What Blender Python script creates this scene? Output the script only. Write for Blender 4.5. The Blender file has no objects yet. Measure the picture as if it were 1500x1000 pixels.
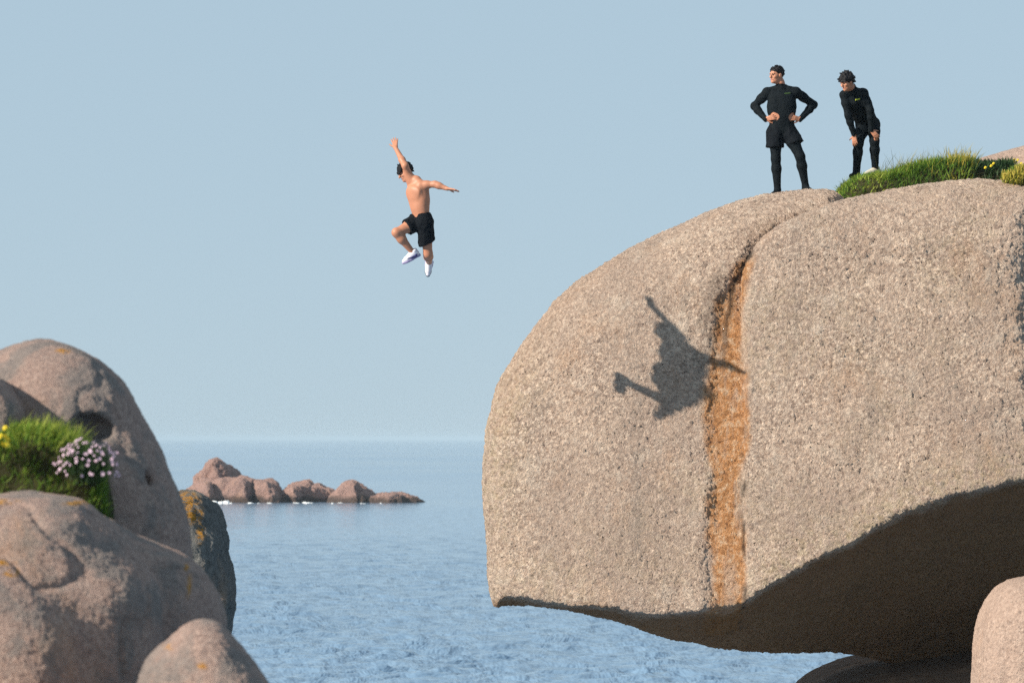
import bpy, math, random
import numpy as np
from mathutils import Vector

# ------------------------------------------------------------------ camera, sky, sun, exposure
S = bpy.context.scene
F_PX, CX, HOR, CAM_H = 6250.0, 750.0, 642.0, 6.0      # focal length in photo pixels, centre column, horizon row, eye height
cam = bpy.data.cameras.new('camera')
cam_o = bpy.data.objects.new('camera', cam)
S.collection.objects.link(cam_o)
cam.sensor_width = 36.0
cam.lens = 150.0
cam.shift_y = (HOR - 500.0) / 1500.0
cam_o.location = (0, 0, CAM_H)
cam_o.rotation_euler = (math.radians(90), 0, 0)
cam.clip_start, cam.clip_end = 0.5, 90000
cam.dof.use_dof = True
cam.dof.focus_distance = 59.5
cam.dof.aperture_fstop = 5.6
S.camera = cam_o

SUN = np.array([-3.55, -2.05, 2.10]); SUN = SUN / np.linalg.norm(SUN)   # towards the sun
world = bpy.data.worlds.new('World'); S.world = world; world.use_nodes = True
wn = world.node_tree.nodes; wl = world.node_tree.links
sky = wn.new('ShaderNodeTexSky'); sky.sky_type = 'NISHITA'; sky.sun_disc = False
sky.sun_elevation = math.asin(SUN[2]); sky.sun_rotation = math.atan2(SUN[0], SUN[1])
sky.air_density = 0.7; sky.dust_density = 0.0; sky.ozone_density = 10.0; sky.altitude = 0
gm = wn.new('ShaderNodeGamma'); gm.inputs[1].default_value = 0.1          # hazy air: an even, milky sky
tn = wn.new('ShaderNodeMix'); tn.data_type = 'RGBA'; tn.blend_type = 'MULTIPLY'; tn.inputs[0].default_value = 1.0
tn.inputs[7].default_value = (3.86, 4.72, 5.24, 1)
wl.new(sky.outputs[0], gm.inputs[0]); wl.new(gm.outputs[0], tn.inputs[6])
wl.new(tn.outputs[2], wn['Background'].inputs[0]); wn['Background'].inputs[1].default_value = 0.071
sun = bpy.data.lights.new('sun', 'SUN'); sun_o = bpy.data.objects.new('sun', sun)
S.collection.objects.link(sun_o)
sun.energy = 5.0; sun.angle = math.radians(0.55); sun.color = (1.0, 0.90, 0.76)
sun_o.rotation_euler = Vector(SUN).to_track_quat('Z', 'Y').to_euler()
sun_o.location = (-40, -20, 40)
S.view_settings.view_transform = 'Standard'; S.view_settings.look = 'None'
S.view_settings.gamma = 1.0; S.view_settings.exposure = 0.62
S.cycles.volume_bounces = 0
S.cycles.max_bounces = 6; S.cycles.diffuse_bounces = 2
S.cycles.use_denoising = False; S.cycles.sample_clamp_indirect = 3.0

# ------------------------------------------------------------------ helpers
def P(px, py, Y):
    """photo pixel at depth Y (metres) -> world point"""
    return np.array([(px - CX) / F_PX * Y, Y, CAM_H + (HOR - py) / F_PX * Y])

def sstep(a, b, x):
    t = np.clip((x - a) / (b - a), 0, 1)
    return t * t * (3 - 2 * t)

def _hash(ix, iy, iz, seed):
    n = (ix * 374761393 + iy * 668265263 + iz * 2147483647 + seed * 144269504) & 0xffffffff
    n = ((n ^ (n >> 13)) * 1274126177) & 0xffffffff
    n = ((n ^ (n >> 16)) * 2246822519) & 0xffffffff
    return ((n ^ (n >> 15)) & 0xffff) / 32767.5 - 1.0

def vnoise(p, seed=0):
    f = np.floor(p); i = f.astype(np.int64); t = p - f; t = t * t * (3 - 2 * t)
    r = 0
    for dx in (0, 1):
        wx = t[:, 0] if dx else 1 - t[:, 0]
        for dy in (0, 1):
            wy = t[:, 1] if dy else 1 - t[:, 1]
            for dz in (0, 1):
                wz = t[:, 2] if dz else 1 - t[:, 2]
                r = r + wx * wy * wz * _hash(i[:, 0] + dx, i[:, 1] + dy, i[:, 2] + dz, seed)
    return r

def fbm(p, scale, octv=3, seed=0, gain=0.5):
    a, s, r = 1.0, scale, 0
    for o in range(octv):
        r = r + a * vnoise(p * s + 17.3 * o, seed + o)
        a *= gain; s *= 2.03
    return r

def surface_nets(F, o, h):
    Sg = F < 0
    cnt = np.zeros(tuple(n - 1 for n in F.shape), np.int8)
    C = [(a, b, c) for a in (0, 1) for b in (0, 1) for c in (0, 1)]
    sh = F.shape
    sl = lambda c: tuple(slice(c[q], sh[q] - 1 + c[q]) for q in range(3))
    for c in C: cnt += Sg[sl(c)]
    ijk = np.argwhere((cnt > 0) & (cnt < 8))
    idx = np.full(cnt.shape, -1, np.int64)
    idx[ijk[:, 0], ijk[:, 1], ijk[:, 2]] = np.arange(len(ijk))
    val = {c: F[ijk[:, 0] + c[0], ijk[:, 1] + c[1], ijk[:, 2] + c[2]].astype(np.float64) for c in C}
    pos = np.zeros((len(ijk), 3)); num = np.zeros(len(ijk))
    for c in C:
        for ax in range(3):
            if c[ax] == 0:
                d = list(c); d[ax] = 1; d = tuple(d)
                a, b = val[c], val[d]
                m = (a < 0) != (b < 0)
                t = np.where(m, a / np.where(m, a - b, 1), 0)
                base = np.array(c, float)[None, :].repeat(len(ijk), 0)
                base[:, ax] += t
                pos += base * m[:, None]; num += m
    V = np.asarray(o)[None, :] + h * (ijk + pos / num[:, None])
    quads = []
    for ax in range(3):
        u, w = (ax + 1) % 3, (ax + 2) % 3
        s0 = [slice(None)] * 3; s1 = [slice(None)] * 3
        s0[ax] = slice(0, -1); s1[ax] = slice(1, None)
        A, B = Sg[tuple(s0)], Sg[tuple(s1)]
        e = np.argwhere(A != B)
        e = e[(e[:, u] > 0) & (e[:, w] > 0) & (e[:, u] < sh[u] - 1) & (e[:, w] < sh[w] - 1)]
        fl = A[e[:, 0], e[:, 1], e[:, 2]]
        def cell(du, dw):
            q = e.copy(); q[:, u] += du; q[:, w] += dw
            return idx[q[:, 0], q[:, 1], q[:, 2]]
        q = np.stack([cell(-1, -1), cell(0, -1), cell(0, 0), cell(-1, 0)], 1)
        q[~fl] = q[~fl][:, ::-1]
        quads.append(q)
    return V, np.concatenate(quads)

def vnormals(V, Q):
    d1 = V[Q[:, 2]] - V[Q[:, 0]]; d2 = V[Q[:, 3]] - V[Q[:, 1]]
    n = np.cross(d1, d2); N = np.zeros_like(V)
    for k in range(4): np.add.at(N, Q[:, k], n)
    return N / np.maximum(np.linalg.norm(N, axis=1, keepdims=True), 1e-12)

def mesh_np(name, V, Q, mat=None, parent=None, attrs=None, smooth=True, origin=None):
    V = np.asarray(V, float); Q = np.asarray(Q)
    if origin is None and parent is None:
        origin = np.array([V[:, 0].mean(), V[:, 1].mean(), V[:, 2].min()])
    W = V - origin if origin is not None else V
    me = bpy.data.meshes.new(name)
    n = Q.shape[1]
    me.vertices.add(len(W)); me.vertices.foreach_set('co', W.astype(np.float32).ravel())
    me.loops.add(Q.size); me.loops.foreach_set('vertex_index', Q.astype(np.int32).ravel())
    me.polygons.add(len(Q)); me.polygons.foreach_set('loop_start', np.arange(0, Q.size, n, dtype=np.int32))
    me.update(calc_edges=True)
    if smooth: me.polygons.foreach_set('use_smooth', np.ones(len(Q), bool))
    for k, a in (attrs or {}).items():
        at = me.attributes.new(k, 'FLOAT', 'POINT'); at.data.foreach_set('value', np.asarray(a, np.float32))
    ob = bpy.data.objects.new(name, me); S.collection.objects.link(ob)
    if origin is not None: ob.location = origin
    if mat is not None: me.materials.append(mat)
    if parent is not None:
        ob.parent = parent
        ob.location = -np.array(parent.location)
    return ob

def tag(o, label=None, cat=None, group=None, kind=None):
    if label: o['label'] = label
    if cat: o['category'] = cat
    if group: o['group'] = group
    if kind: o['kind'] = kind
    return o

def empty(name, loc):
    o = bpy.data.objects.new(name, None); o.location = loc; S.collection.objects.link(o)
    o.empty_display_size = 0.2
    bpy.context.view_layer.update()
    return o

def poly_sd(X, Z, poly):
    """signed distance to polygon, positive inside"""
    p = np.asarray(poly, float)
    d = np.full(X.shape, 1e9); ins = np.zeros(X.shape, bool)
    for a, b in zip(p, np.roll(p, -1, 0)):
        e = b - a; wx, wz = X - a[0], Z - a[1]
        t = np.clip((wx * e[0] + wz * e[1]) / (e @ e + 1e-12), 0, 1)
        d = np.minimum(d, np.hypot(wx - e[0] * t, wz - e[1] * t))
        c = ((a[1] > Z) != (b[1] > Z)) & (X < (b[0] - a[0]) * (Z - a[1]) / (b[1] - a[1] + 1e-12) + a[0])
        ins ^= c
    return np.where(ins, d, -d)

def smoothpoly(pts, it=2):
    p = np.asarray(pts, float)
    for _ in range(it):
        q = np.roll(p, -1, 0)
        p = np.stack([.75 * p + .25 * q, .25 * p + .75 * q], 1).reshape(-1, 2)
    return p

def opoly(pts, Y, it=2):
    """closed photo-pixel outline -> (x,z) polygon at depth Y"""
    p = smoothpoly(pts, it)
    k = Y / F_PX
    return np.stack([(p[:, 0] - CX) * k, CAM_H + (HOR - p[:, 1]) * k], 1)

def smin(a, b, k):
    h = np.maximum(k - np.abs(a - b), 0) / k
    return np.minimum(a, b) - h * h * k * 0.25

def smax(a, b, k): return -smin(-a, -b, k)

def grid(lo, hi, h):
    n = [int(math.ceil((b - a) / h)) + 1 for a, b in zip(lo, hi)]
    return [lo[q] + h * np.arange(n[q]) for q in range(3)]

# ------------------------------------------------------------------ materials
class NT:
    def __init__(s, name):
        s.m = bpy.data.materials.new(name); s.m.use_nodes = True
        s.t = s.m.node_tree; s.n = s.t.nodes; s.l = s.t.links
        s.b = s.n['Principled BSDF']; s.out = s.n['Material Output']
        s.tc = None
    def co(s):
        if s.tc is None: s.tc = s.n.new('ShaderNodeTexCoord')
        return s.tc.outputs['Object']
    def link(s, a, b): s.l.new(a, b)
    def val(s, sock, v):
        if hasattr(v, 'node'): s.l.new(v, sock)
        else: sock.default_value = v
    def map(s, scale, vec=None):
        n = s.n.new('ShaderNodeMapping'); s.link(vec or s.co(), n.inputs[0]); n.inputs['Scale'].default_value = scale
        return n.outputs[0]
    def noise(s, scale, detail=3, rough=.55, vec=None, dist=0):
        n = s.n.new('ShaderNodeTexNoise'); n.inputs['Scale'].default_value = scale
        n.inputs['Detail'].default_value = detail; n.inputs['Roughness'].default_value = rough
        n.inputs['Distortion'].default_value = dist
        s.link(vec or s.co(), n.inputs['Vector']); return n.outputs[0]
    def voro(s, scale, out='Distance', feature='F1', rnd=1.0, vec=None):
        n = s.n.new('ShaderNodeTexVoronoi'); n.feature = feature; n.inputs['Scale'].default_value = scale
        n.inputs['Randomness'].default_value = rnd
        s.link(vec or s.co(), n.inputs['Vector']); return n.outputs[out]
    def ramp(s, f, stops, interp='LINEAR'):
        n = s.n.new('ShaderNodeValToRGB'); s.link(f, n.inputs[0]); e = n.color_ramp.elements
        n.color_ramp.interpolation = interp
        while len(e) < len(stops): e.new(0.5)
        for q, (p, c) in zip(e, stops):
            q.position = p; q.color = (c, c, c, 1) if not hasattr(c, '__len__') else (*c, 1)
        return n.outputs[0]
    def mix(s, f, a, b, mode='MIX'):
        n = s.n.new('ShaderNodeMix'); n.data_type = 'RGBA'; n.blend_type = mode
        s.val(n.inputs[0], f)
        for sk, v in ((n.inputs[6], a), (n.inputs[7], b)):
            s.val(sk, v if hasattr(v, 'node') else (*v, 1))
        return n.outputs[2]
    def math(s, op, a, b=0.0, clamp=False):
        n = s.n.new('ShaderNodeMath'); n.operation = op; n.use_clamp = clamp
        s.val(n.inputs[0], a); s.val(n.inputs[1], b); return n.outputs[0]
    def attr(s, name):
        n = s.n.new('ShaderNodeAttribute'); n.attribute_name = name; return n.outputs['Fac']
    def bump(s, h, strength=.5, dist=.01):
        n = s.n.new('ShaderNodeBump'); n.inputs['Strength'].default_value = strength
        n.inputs['Distance'].default_value = dist; s.link(h, n.inputs['Height'])
        s.link(n.outputs[0], s.b.inputs['Normal'])
    def disp(s, h, scale, mid=.5):
        n = s.n.new('ShaderNodeDisplacement'); n.inputs['Scale'].default_value = scale
        n.inputs['Midlevel'].default_value = mid
        s.link(h, n.inputs['Height']); s.link(n.outputs[0], s.out.inputs['Displacement'])
        s.m.displacement_method = 'BOTH'

def plain(name, col, rough=.6, spec=.3, var=0.12, vscale=30):
    t = NT(name)
    c = t.mix(t.noise(vscale, 3), tuple(x * (1 - var) for x in col), tuple(min(1, x * (1 + var)) for x in col))
    t.link(c, t.b.inputs['Base Color']); t.b.inputs['Roughness'].default_value = rough
    t.b.inputs['Specular IOR Level'].default_value = spec
    return t.m

def granite(name, light, mid, dark, g=1.0, amp=.02, fleck=.5, orange=0.0, rust=False, coarse=1.0, lichen=0.0, grey=0.0, wet=False):
    """weathered granite: crystals, pits, black lichen flecks, patches; g = grain frequency multiplier"""
    t = NT(name)
    patch = t.noise(.55 * g ** .5, 4, .6)
    cry = t.voro(26 * g, 'Color')                             # crystal to crystal colour
    crv = t.n.new('ShaderNodeSeparateColor'); t.link(cry, crv.inputs[0])
    big = t.n.new('ShaderNodeSeparateColor'); t.link(t.voro(11 * g, 'Color'), big.inputs[0])
    n1 = t.noise(16 * g, 5, .65)
    c = t.ramp(crv.outputs[0], [(0.0, dark), (.22, mid), (.62, mid), (.92, light)])
    c = t.mix(.5, c, t.ramp(n1, [(.36, dark), (.48, mid), (.64, light)]))
    zone = t.ramp(t.noise(1.3 * g ** .5, 4, .6), [(.40, 0), (.62, .55)])
    c = t.mix(zone, c, t.ramp(big.outputs[0], [(.0, dark), (.15, mid), (.8, tuple(.6 * a + .4 * b for a, b in zip(mid, light))), (1.0, light)]))
    c = t.mix(t.ramp(patch, [(.38, .0), (.66, .55)]), c, tuple(a * b for a, b in zip(mid, (.86, .88, .92))), 'MIX')
    warm = t.noise(1.1 * g ** .5, 5, .65, vec=t.map((1, 1, .6)))
    c = t.mix(t.ramp(warm, [(.56, 0), (.74, .45)]), c, (.42, .25, .15), 'MIX')
    if grey:
        gn = t.noise(2.2, 5, .7, dist=.5)
        c = t.mix(t.ramp(gn, [(.46, 0), (.56, grey)]), c, (.10, .125, .13))
    if lichen:
        ln = t.noise(9, 4, .7)
        lf = t.math('MULTIPLY', t.attr('lichen'), t.ramp(ln, [(.42, 0), (.62, lichen)]))
        c = t.mix(lf, c, (.27, .25, .085))
    if rust:
        rn = t.noise(8, 7, .75, vec=t.map((1, 1, .22)))
        rf = t.math('MULTIPLY', t.attr('rust'), t.ramp(rn, [(.32, .2), (.50, .97)]))
        c = t.mix(t.ramp(t.noise(2.4, 5, .7, vec=t.map((1, 1, .12))), [(.52, 0), (.7, .34)]), c, (.22, .19, .165))   # rain streaks
        c = t.mix(t.ramp(t.noise(1.7, 6, .75), [(.55, 0), (.72, .4)]), c, (.62, .55, .46))                        # pale scoured patches
        rc = t.ramp(t.noise(11, 5, .7), [(.3, (.17, .07, .028)), (.5, (.45, .22, .09)), (.66, (.58, .41, .27))])
        c = t.mix(rf, c, rc)
        c = t.mix(t.math('MULTIPLY', t.attr('brown'), .82), c, t.mix(t.noise(4, 5), (.16, .066, .016), (.25, .118, .036)))  # browner stone under the lip, its colour lowered to deepen the shade there
        c = t.mix(t.attr('crack'), c, (.035, .028, .022))
    if orange:
        on = t.noise(16, 7, .75, dist=.8)
        om = t.math('MULTIPLY', t.attr('orange'), t.ramp(on, [(.46, 0), (.53, orange)]))
        c = t.mix(om, c, t.mix(t.noise(40, 3), (.30, .12, .012), (.48, .24, .03)))
    if wet:
        c = t.mix(t.attr('wet'), c, (.045, .036, .03))
    # dark pits and black lichen flecks
    fl = t.ramp(t.voro(9 * g, 'Distance', rnd=1.0), [(.10, 1), (.17, 0)])
    fm = t.ramp(t.noise(3.1 * g ** .5, 4, .7), [(.46, 0), (.60, 1)])
    fl = t.math('MULTIPLY', t.math('MULTIPLY', fl, fm), fleck)
    c = t.mix(fl, c, (.035, .035, .032))
    pits = t.ramp(t.voro(20 * g, 'Distance'), [(.06, .75 * fleck), (.18, 0)])
    c = t.mix(pits, c, (.05, .045, .04))
    blot = t.math('MULTIPLY', t.ramp(t.voro(2.3 * g, 'Distance'), [(.07, .85), (.13, 0)]), t.ramp(t.noise(.9, 3), [(.5, 0), (.58, 1)]))
    c = t.mix(t.math('MULTIPLY', blot, t.ramp(t.noise(30 * g, 4, .7), [(.4, 0), (.55, fleck)])), c, (.05, .05, .047))
    t.link(c, t.b.inputs['Base Color'])
    t.b.inputs['Roughness'].default_value = .88; t.b.inputs['Specular IOR Level'].default_value = .18
    h = t.math('ADD', t.math('MULTIPLY', t.noise(11 * g, 8, .74), 1.7), t.math('MULTIPLY', crv.outputs[1], .22))
    h = t.math('SUBTRACT', h, t.math('MULTIPLY', t.math('ADD', fl, pits), .3))
    h = t.math('ADD', h, t.math('MULTIPLY', t.noise(2.6 * g, 4, .6), .9 * coarse))
    t.disp(h, amp, 1.3)
    return t.m

M = {}
M['granite'] = granite('granite_face', (.76, .615, .49), (.405, .30, .235), (.135, .092, .075), 1.3, .062, .95, rust=True, lichen=.24)
M['granite_pink'] = granite('granite_pink', (.54, .41, .33), (.37, .265, .21), (.19, .135, .11), 1.3, .03, .5)
M['granite_brown_shade'] = granite('granite_brown_shade', (.17, .105, .07), (.115, .07, .045), (.06, .04, .028), 1.3, .03, .4)  # brown granite, darkened in colour to stand for the overhang's shadow
M['granite_near'] = granite('granite_near', (.46, .345, .29), (.305, .213, .18), (.14, .10, .09), 2.6, .014, .35, orange=.95, grey=.48)
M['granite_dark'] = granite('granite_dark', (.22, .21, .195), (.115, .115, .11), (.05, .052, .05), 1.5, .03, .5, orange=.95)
M['granite_sea'] = granite('granite_sea', (.44, .29, .245), (.31, .195, .165), (.16, .11, .10), .35, .2, .3, wet=True)
M['skin'] = plain('skin', (.42, .185, .11), .5, .35, .22, 9)
M['skin_arm'] = M['skin']
M['neoprene'] = plain('neoprene', (.0032, .006, .0085), .8, .12, .3, 40)
M['short_cloth'] = plain('short_cloth', (.0042, .006, .009), .85, .1, .3, 40)
M['hair_black'] = plain('hair_black', (.006, .0055, .007), .6, .2, .5, 120)
M['lips'] = plain('lips', (.36, .13, .11), .5)
M['eye'] = plain('eye', (.03, .022, .02), .3)
M['shoe_white'] = plain('shoe_white', (.66, .64, .70), .6)
M['shoe_lilac'] = plain('shoe_lilac', (.30, .26, .42), .6)
M['shoe_blue'] = plain('shoe_blue', (.03, .03, .12), .5)
M['sole_dark'] = plain('sole_dark', (.05, .06, .075), .7)
M['shoe_beige'] = plain('shoe_beige', (.50, .47, .38), .8, .2, .3, 60)
M['print_green'] = plain('print_green', (.10, .20, .05), .6)
M['print_yellow'] = plain('print_yellow', (.55, .62, .06), .6)
M['print_white'] = plain('print_white', (.6, .62, .62), .6)
M['soil'] = plain('soil', (.035, .034, .016), .95, .05, .5, 12)
M['foam'] = plain('foam_white', (.82, .85, .86), .7)

def leafmat(name, c0, c1, c2, trans=.35):
    t = NT(name)
    c = t.ramp(t.attr('tint'), [(0, c0), (.5, c1), (1, c2)])
    t.link(c, t.b.inputs['Base Color']); t.b.inputs['Roughness'].default_value = .6
    t.b.inputs['Specular IOR Level'].default_value = .25
    tr = t.n.new('ShaderNodeBsdfTranslucent'); t.link(c, tr.inputs[0])
    mx = t.n.new('ShaderNodeMixShader'); mx.inputs[0].default_value = trans
    t.link(t.b.outputs[0], mx.inputs[1]); t.link(tr.outputs[0], mx.inputs[2]); t.link(mx.outputs[0], t.out.inputs[0])
    return t.m
M['grass'] = leafmat('grass_green', (.04, .095, .014), (.13, .245, .024), (.33, .37, .06))
M['grass_dry'] = leafmat('grass_gold', (.14, .14, .02), (.40, .33, .04), (.62, .50, .12))
M['leaf_dark'] = leafmat('leaf_dark', (.014, .035, .012), (.03, .07, .02), (.07, .12, .03), .2)
M['petal_pink'] = leafmat('petal_pink', (.52, .32, .50), (.68, .50, .62), (.82, .70, .74), .2)
M['petal_yellow'] = leafmat('petal_yellow', (.62, .42, .01), (.75, .58, .02), (.8, .7, .12), .2)

# ------------------------------------------------------------------ sea
def build_sea():
    rng = np.random.default_rng(5)
    ys = [-3000, -600, -150, -20, 20, 50, 75, 90]
    y = 96.0
    while y < 40000:
        ys.append(y); y += max(.17, y * y / (CAM_H * 4270) * .42)
    ys = np.array(ys)
    u = np.concatenate([[-60, -12, -4, -2, -1.4], np.linspace(-1.12, 1.12, 760), [1.4, 2, 4, 12, 60]])
    half = np.maximum(np.abs(ys) * .12 + 2, 60 * (ys < 90))
    X = u[None, :] * half[:, None]; Y = np.repeat(ys[:, None], len(u), 1)
    step = np.gradient(ys)
    Z = np.zeros_like(X)
    pt = np.stack([X, Y * .6, 0 * X], -1).reshape(-1, 3)
    env = (.85 + .8 * np.clip(fbm(pt, .35, 3, 71) * .9 + .35, 0, 1.4) ** 2).reshape(X.shape) * (.8 + .35 * fbm(pt, .03, 2, 72)).reshape(X.shape)
    for i in range(80):
        lam = .30 * (3.2 / .30) ** rng.random()
        a = math.radians(rng.normal(-72, 34))
        k = 2 * math.pi / lam
        amp = .0064 * lam ** .85 * rng.uniform(.5, 1.3)
        att = sstep(1.0, .42, np.maximum(step, 0.01) / (lam * .55))[:, None]
        wob = 1 + .25 * np.sin(X * .031 * rng.uniform(.5, 2) + Y * .017 * rng.uniform(.5, 2) + rng.random() * 6)
        ph = k * (math.cos(a) * X + math.sin(a) * Y) + rng.random() * 6.28 + 1.2 * np.sin(X * .09 * rng.uniform(.4, 1.6) - Y * .06 * rng.uniform(.4, 1.6))
        s = np.sin(ph)
        Z += att * amp * wob * (env if lam < 2.2 else 1) * (s + .32 * np.cos(2 * ph))
    n0, n1 = X.shape
    V = np.stack([X, Y, Z], -1).reshape(-1, 3)
    i = np.arange(n0 - 1)[:, None] * n1 + np.arange(n1 - 1)[None, :]
    i = i.ravel(); Q = np.stack([i, i + 1, i + n1 + 1, i + n1], 1)
    t = NT('sea_water')
    t.b.inputs['Base Color'].default_value = (.16, .255, .37, 1)
    t.b.inputs['IOR'].default_value = 1.33
    wind = t.noise(.012, 4, .6, vec=t.map((1, .45, 1)))
    t.link(t.ramp(wind, [(.35, .07), (.65, .15)]), t.b.inputs['Roughness'])
    h = t.math('ADD', t.math('MULTIPLY', t.noise(1.6, 3, .5, vec=t.map((1, .55, 1))), .45), t.math('MULTIPLY', t.noise(1.0, 4, .6, vec=t.map((.7, .17, 1)), dist=.4), 1.9))
    t.bump(h, .8, .26)
    o = mesh_np('sea', V, Q, t.m, origin=np.zeros(3))
    tag(o, 'choppy blue sea reaching to the hazy horizon', None, None, 'structure')
    return o
build_sea()

# ------------------------------------------------------------------ rocks
def pillow(X, Y, Z, pts, Yc, half, r, it=2, lean=0.0, yaw=0.0):
    """rounded slab: outline in the picture plane at depth Yc, 'half' thick to each side, rounding r"""
    d = poly_sd(X[:, 0, :], Z[:, 0, :], opoly(pts, Yc, it))[:, None, :]
    d = np.minimum(d, r * 3)
    qx = r - d; qy = np.abs(Y - Yc - lean * (Z - CAM_H) - yaw * (X - X.mean())) / math.hypot(1, yaw) - half + r
    return np.minimum(np.maximum(qx, qy), 0) + np.hypot(np.maximum(qx, 0), np.maximum(qy, 0)) - r

def ellip(X, Y, Z, c, r):
    px, py, pz = (X - c[0]) / r[0], (Y - c[1]) / r[1], (Z - c[2]) / r[2]
    k0 = np.sqrt(px * px + py * py + pz * pz); k1 = np.sqrt((px / r[0]) ** 2 + (py / r[1]) ** 2 + (pz / r[2]) ** 2)
    return k0 * (k0 - 1) / np.maximum(k1, 1e-9)

SURF = {}
def rock(name, lo, hi, h, field, mat, label, rough=((1.0, .05),), seed=0, attrs=None, sub=0, cat='boulder', group=None, kind=None, cracks=()):
    gx, gy, gz = grid(lo, hi, h)
    X, Y, Z = np.meshgrid(gx, gy, gz, indexing='ij')
    F = field(X, Y, Z)
    for ax in range(3):                                  # closed at the grid's edge
        s = [slice(None)] * 3
        for e in (0, -1): s[ax] = e; F[tuple(s)] = np.maximum(F[tuple(s)], h)
    V, Q = surface_nets(F, lo, h)
    N = vnormals(V, Q)
    for i, (sc, am) in enumerate(rough):
        V = V + N * (am * fbm(V, sc, 3, seed + 10 * i))[:, None]
    for i, (sc, dp, wd) in enumerate(cracks):            # fissures along the noise's zero lines
        nz = fbm(V * np.array((1, 1, .6)), sc, 3, seed + 50 + i)
        V = V - N * (dp * np.exp(-(nz / wd) ** 2) * sstep(-.5, .3, vnoise(V * sc * .7, seed + 60 + i)))[:, None]
    at = {k: f(V, N) for k, f in (attrs or {}).items()}
    o = mesh_np(name, V, Q, mat, attrs=at)
    SURF[name] = (V, N)
    if sub:
        m = o.modifiers.new('subdivision', 'SUBSURF'); m.levels = m.render_levels = sub
    tag(o, label, cat if not kind else None, group, kind)
    return o

K60 = 60 / F_PX
def pxs(V, Y=60.0): return V[:, 0] / Y * F_PX + CX, HOR - (V[:, 2] - CAM_H) / Y * F_PX
def interp(px, pts): p = np.asarray(pts, float); return np.interp(px, p[:, 0], p[:, 1])

A_OUT = [(726, 900), (716, 850), (712, 790), (709, 740), (709, 690), (713, 640), (722, 598), (735, 560), (752, 526), (775, 488), (800, 454),
         (835, 417), (870, 388), (910, 363), (950, 343), (1000, 321), (1050, 300), (1100, 284), (1150, 273), (1195, 266), (1226, 268), (1250, 284),
         (1275, 310), (1420, 330), (1420, 1150), (735, 1150)]
B_OUT = [(1088, 890), (1085, 750), (1088, 650), (1090, 550), (1087, 470), (1089, 420), (1100, 378), (1124, 347), (1160, 325), (1200, 308),
         (1240, 294), (1300, 280), (1360, 268), (1410, 261), (1475, 259), (1510, 262), (1532, 280), (1542, 340), (1542, 480), (1552, 620), (1580, 720),
         (1600, 1150), (1090, 1150)]
EDGE = [(700, 879), (722, 884), (735, 874), (760, 875), (800, 881), (850, 882), (905, 886), (925, 894), (945, 898), (1000, 896), (1040, 893), (1085, 884), (1110, 866),
        (1150, 838), (1200, 811), (1245, 793), (1280, 769), (1330, 745), (1380, 727), (1440, 714), (1500, 698), (1600, 670)]
SIL = [(700, 884), (722, 888), (745, 884), (800, 887), (850, 893), (900, 905), (950, 921), (1000, 938), (1050, 950), (1100, 958), (1150, 963), (1200, 966),
       (1280, 970), (1340, 984), (1450, 1000), (1600, 1010)]
GL = [(365, 1092), (385, 1076), (440, 1050), (520, 1041), (620, 1036), (720, 1040), (800, 1035), (900, 1034)]      # left border of the rusty groove: row -> column
GR = [(365, 1106), (378, 1100), (420, 1090), (470, 1087), (550, 1090), (650, 1088), (750, 1085), (900, 1088)]

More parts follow.
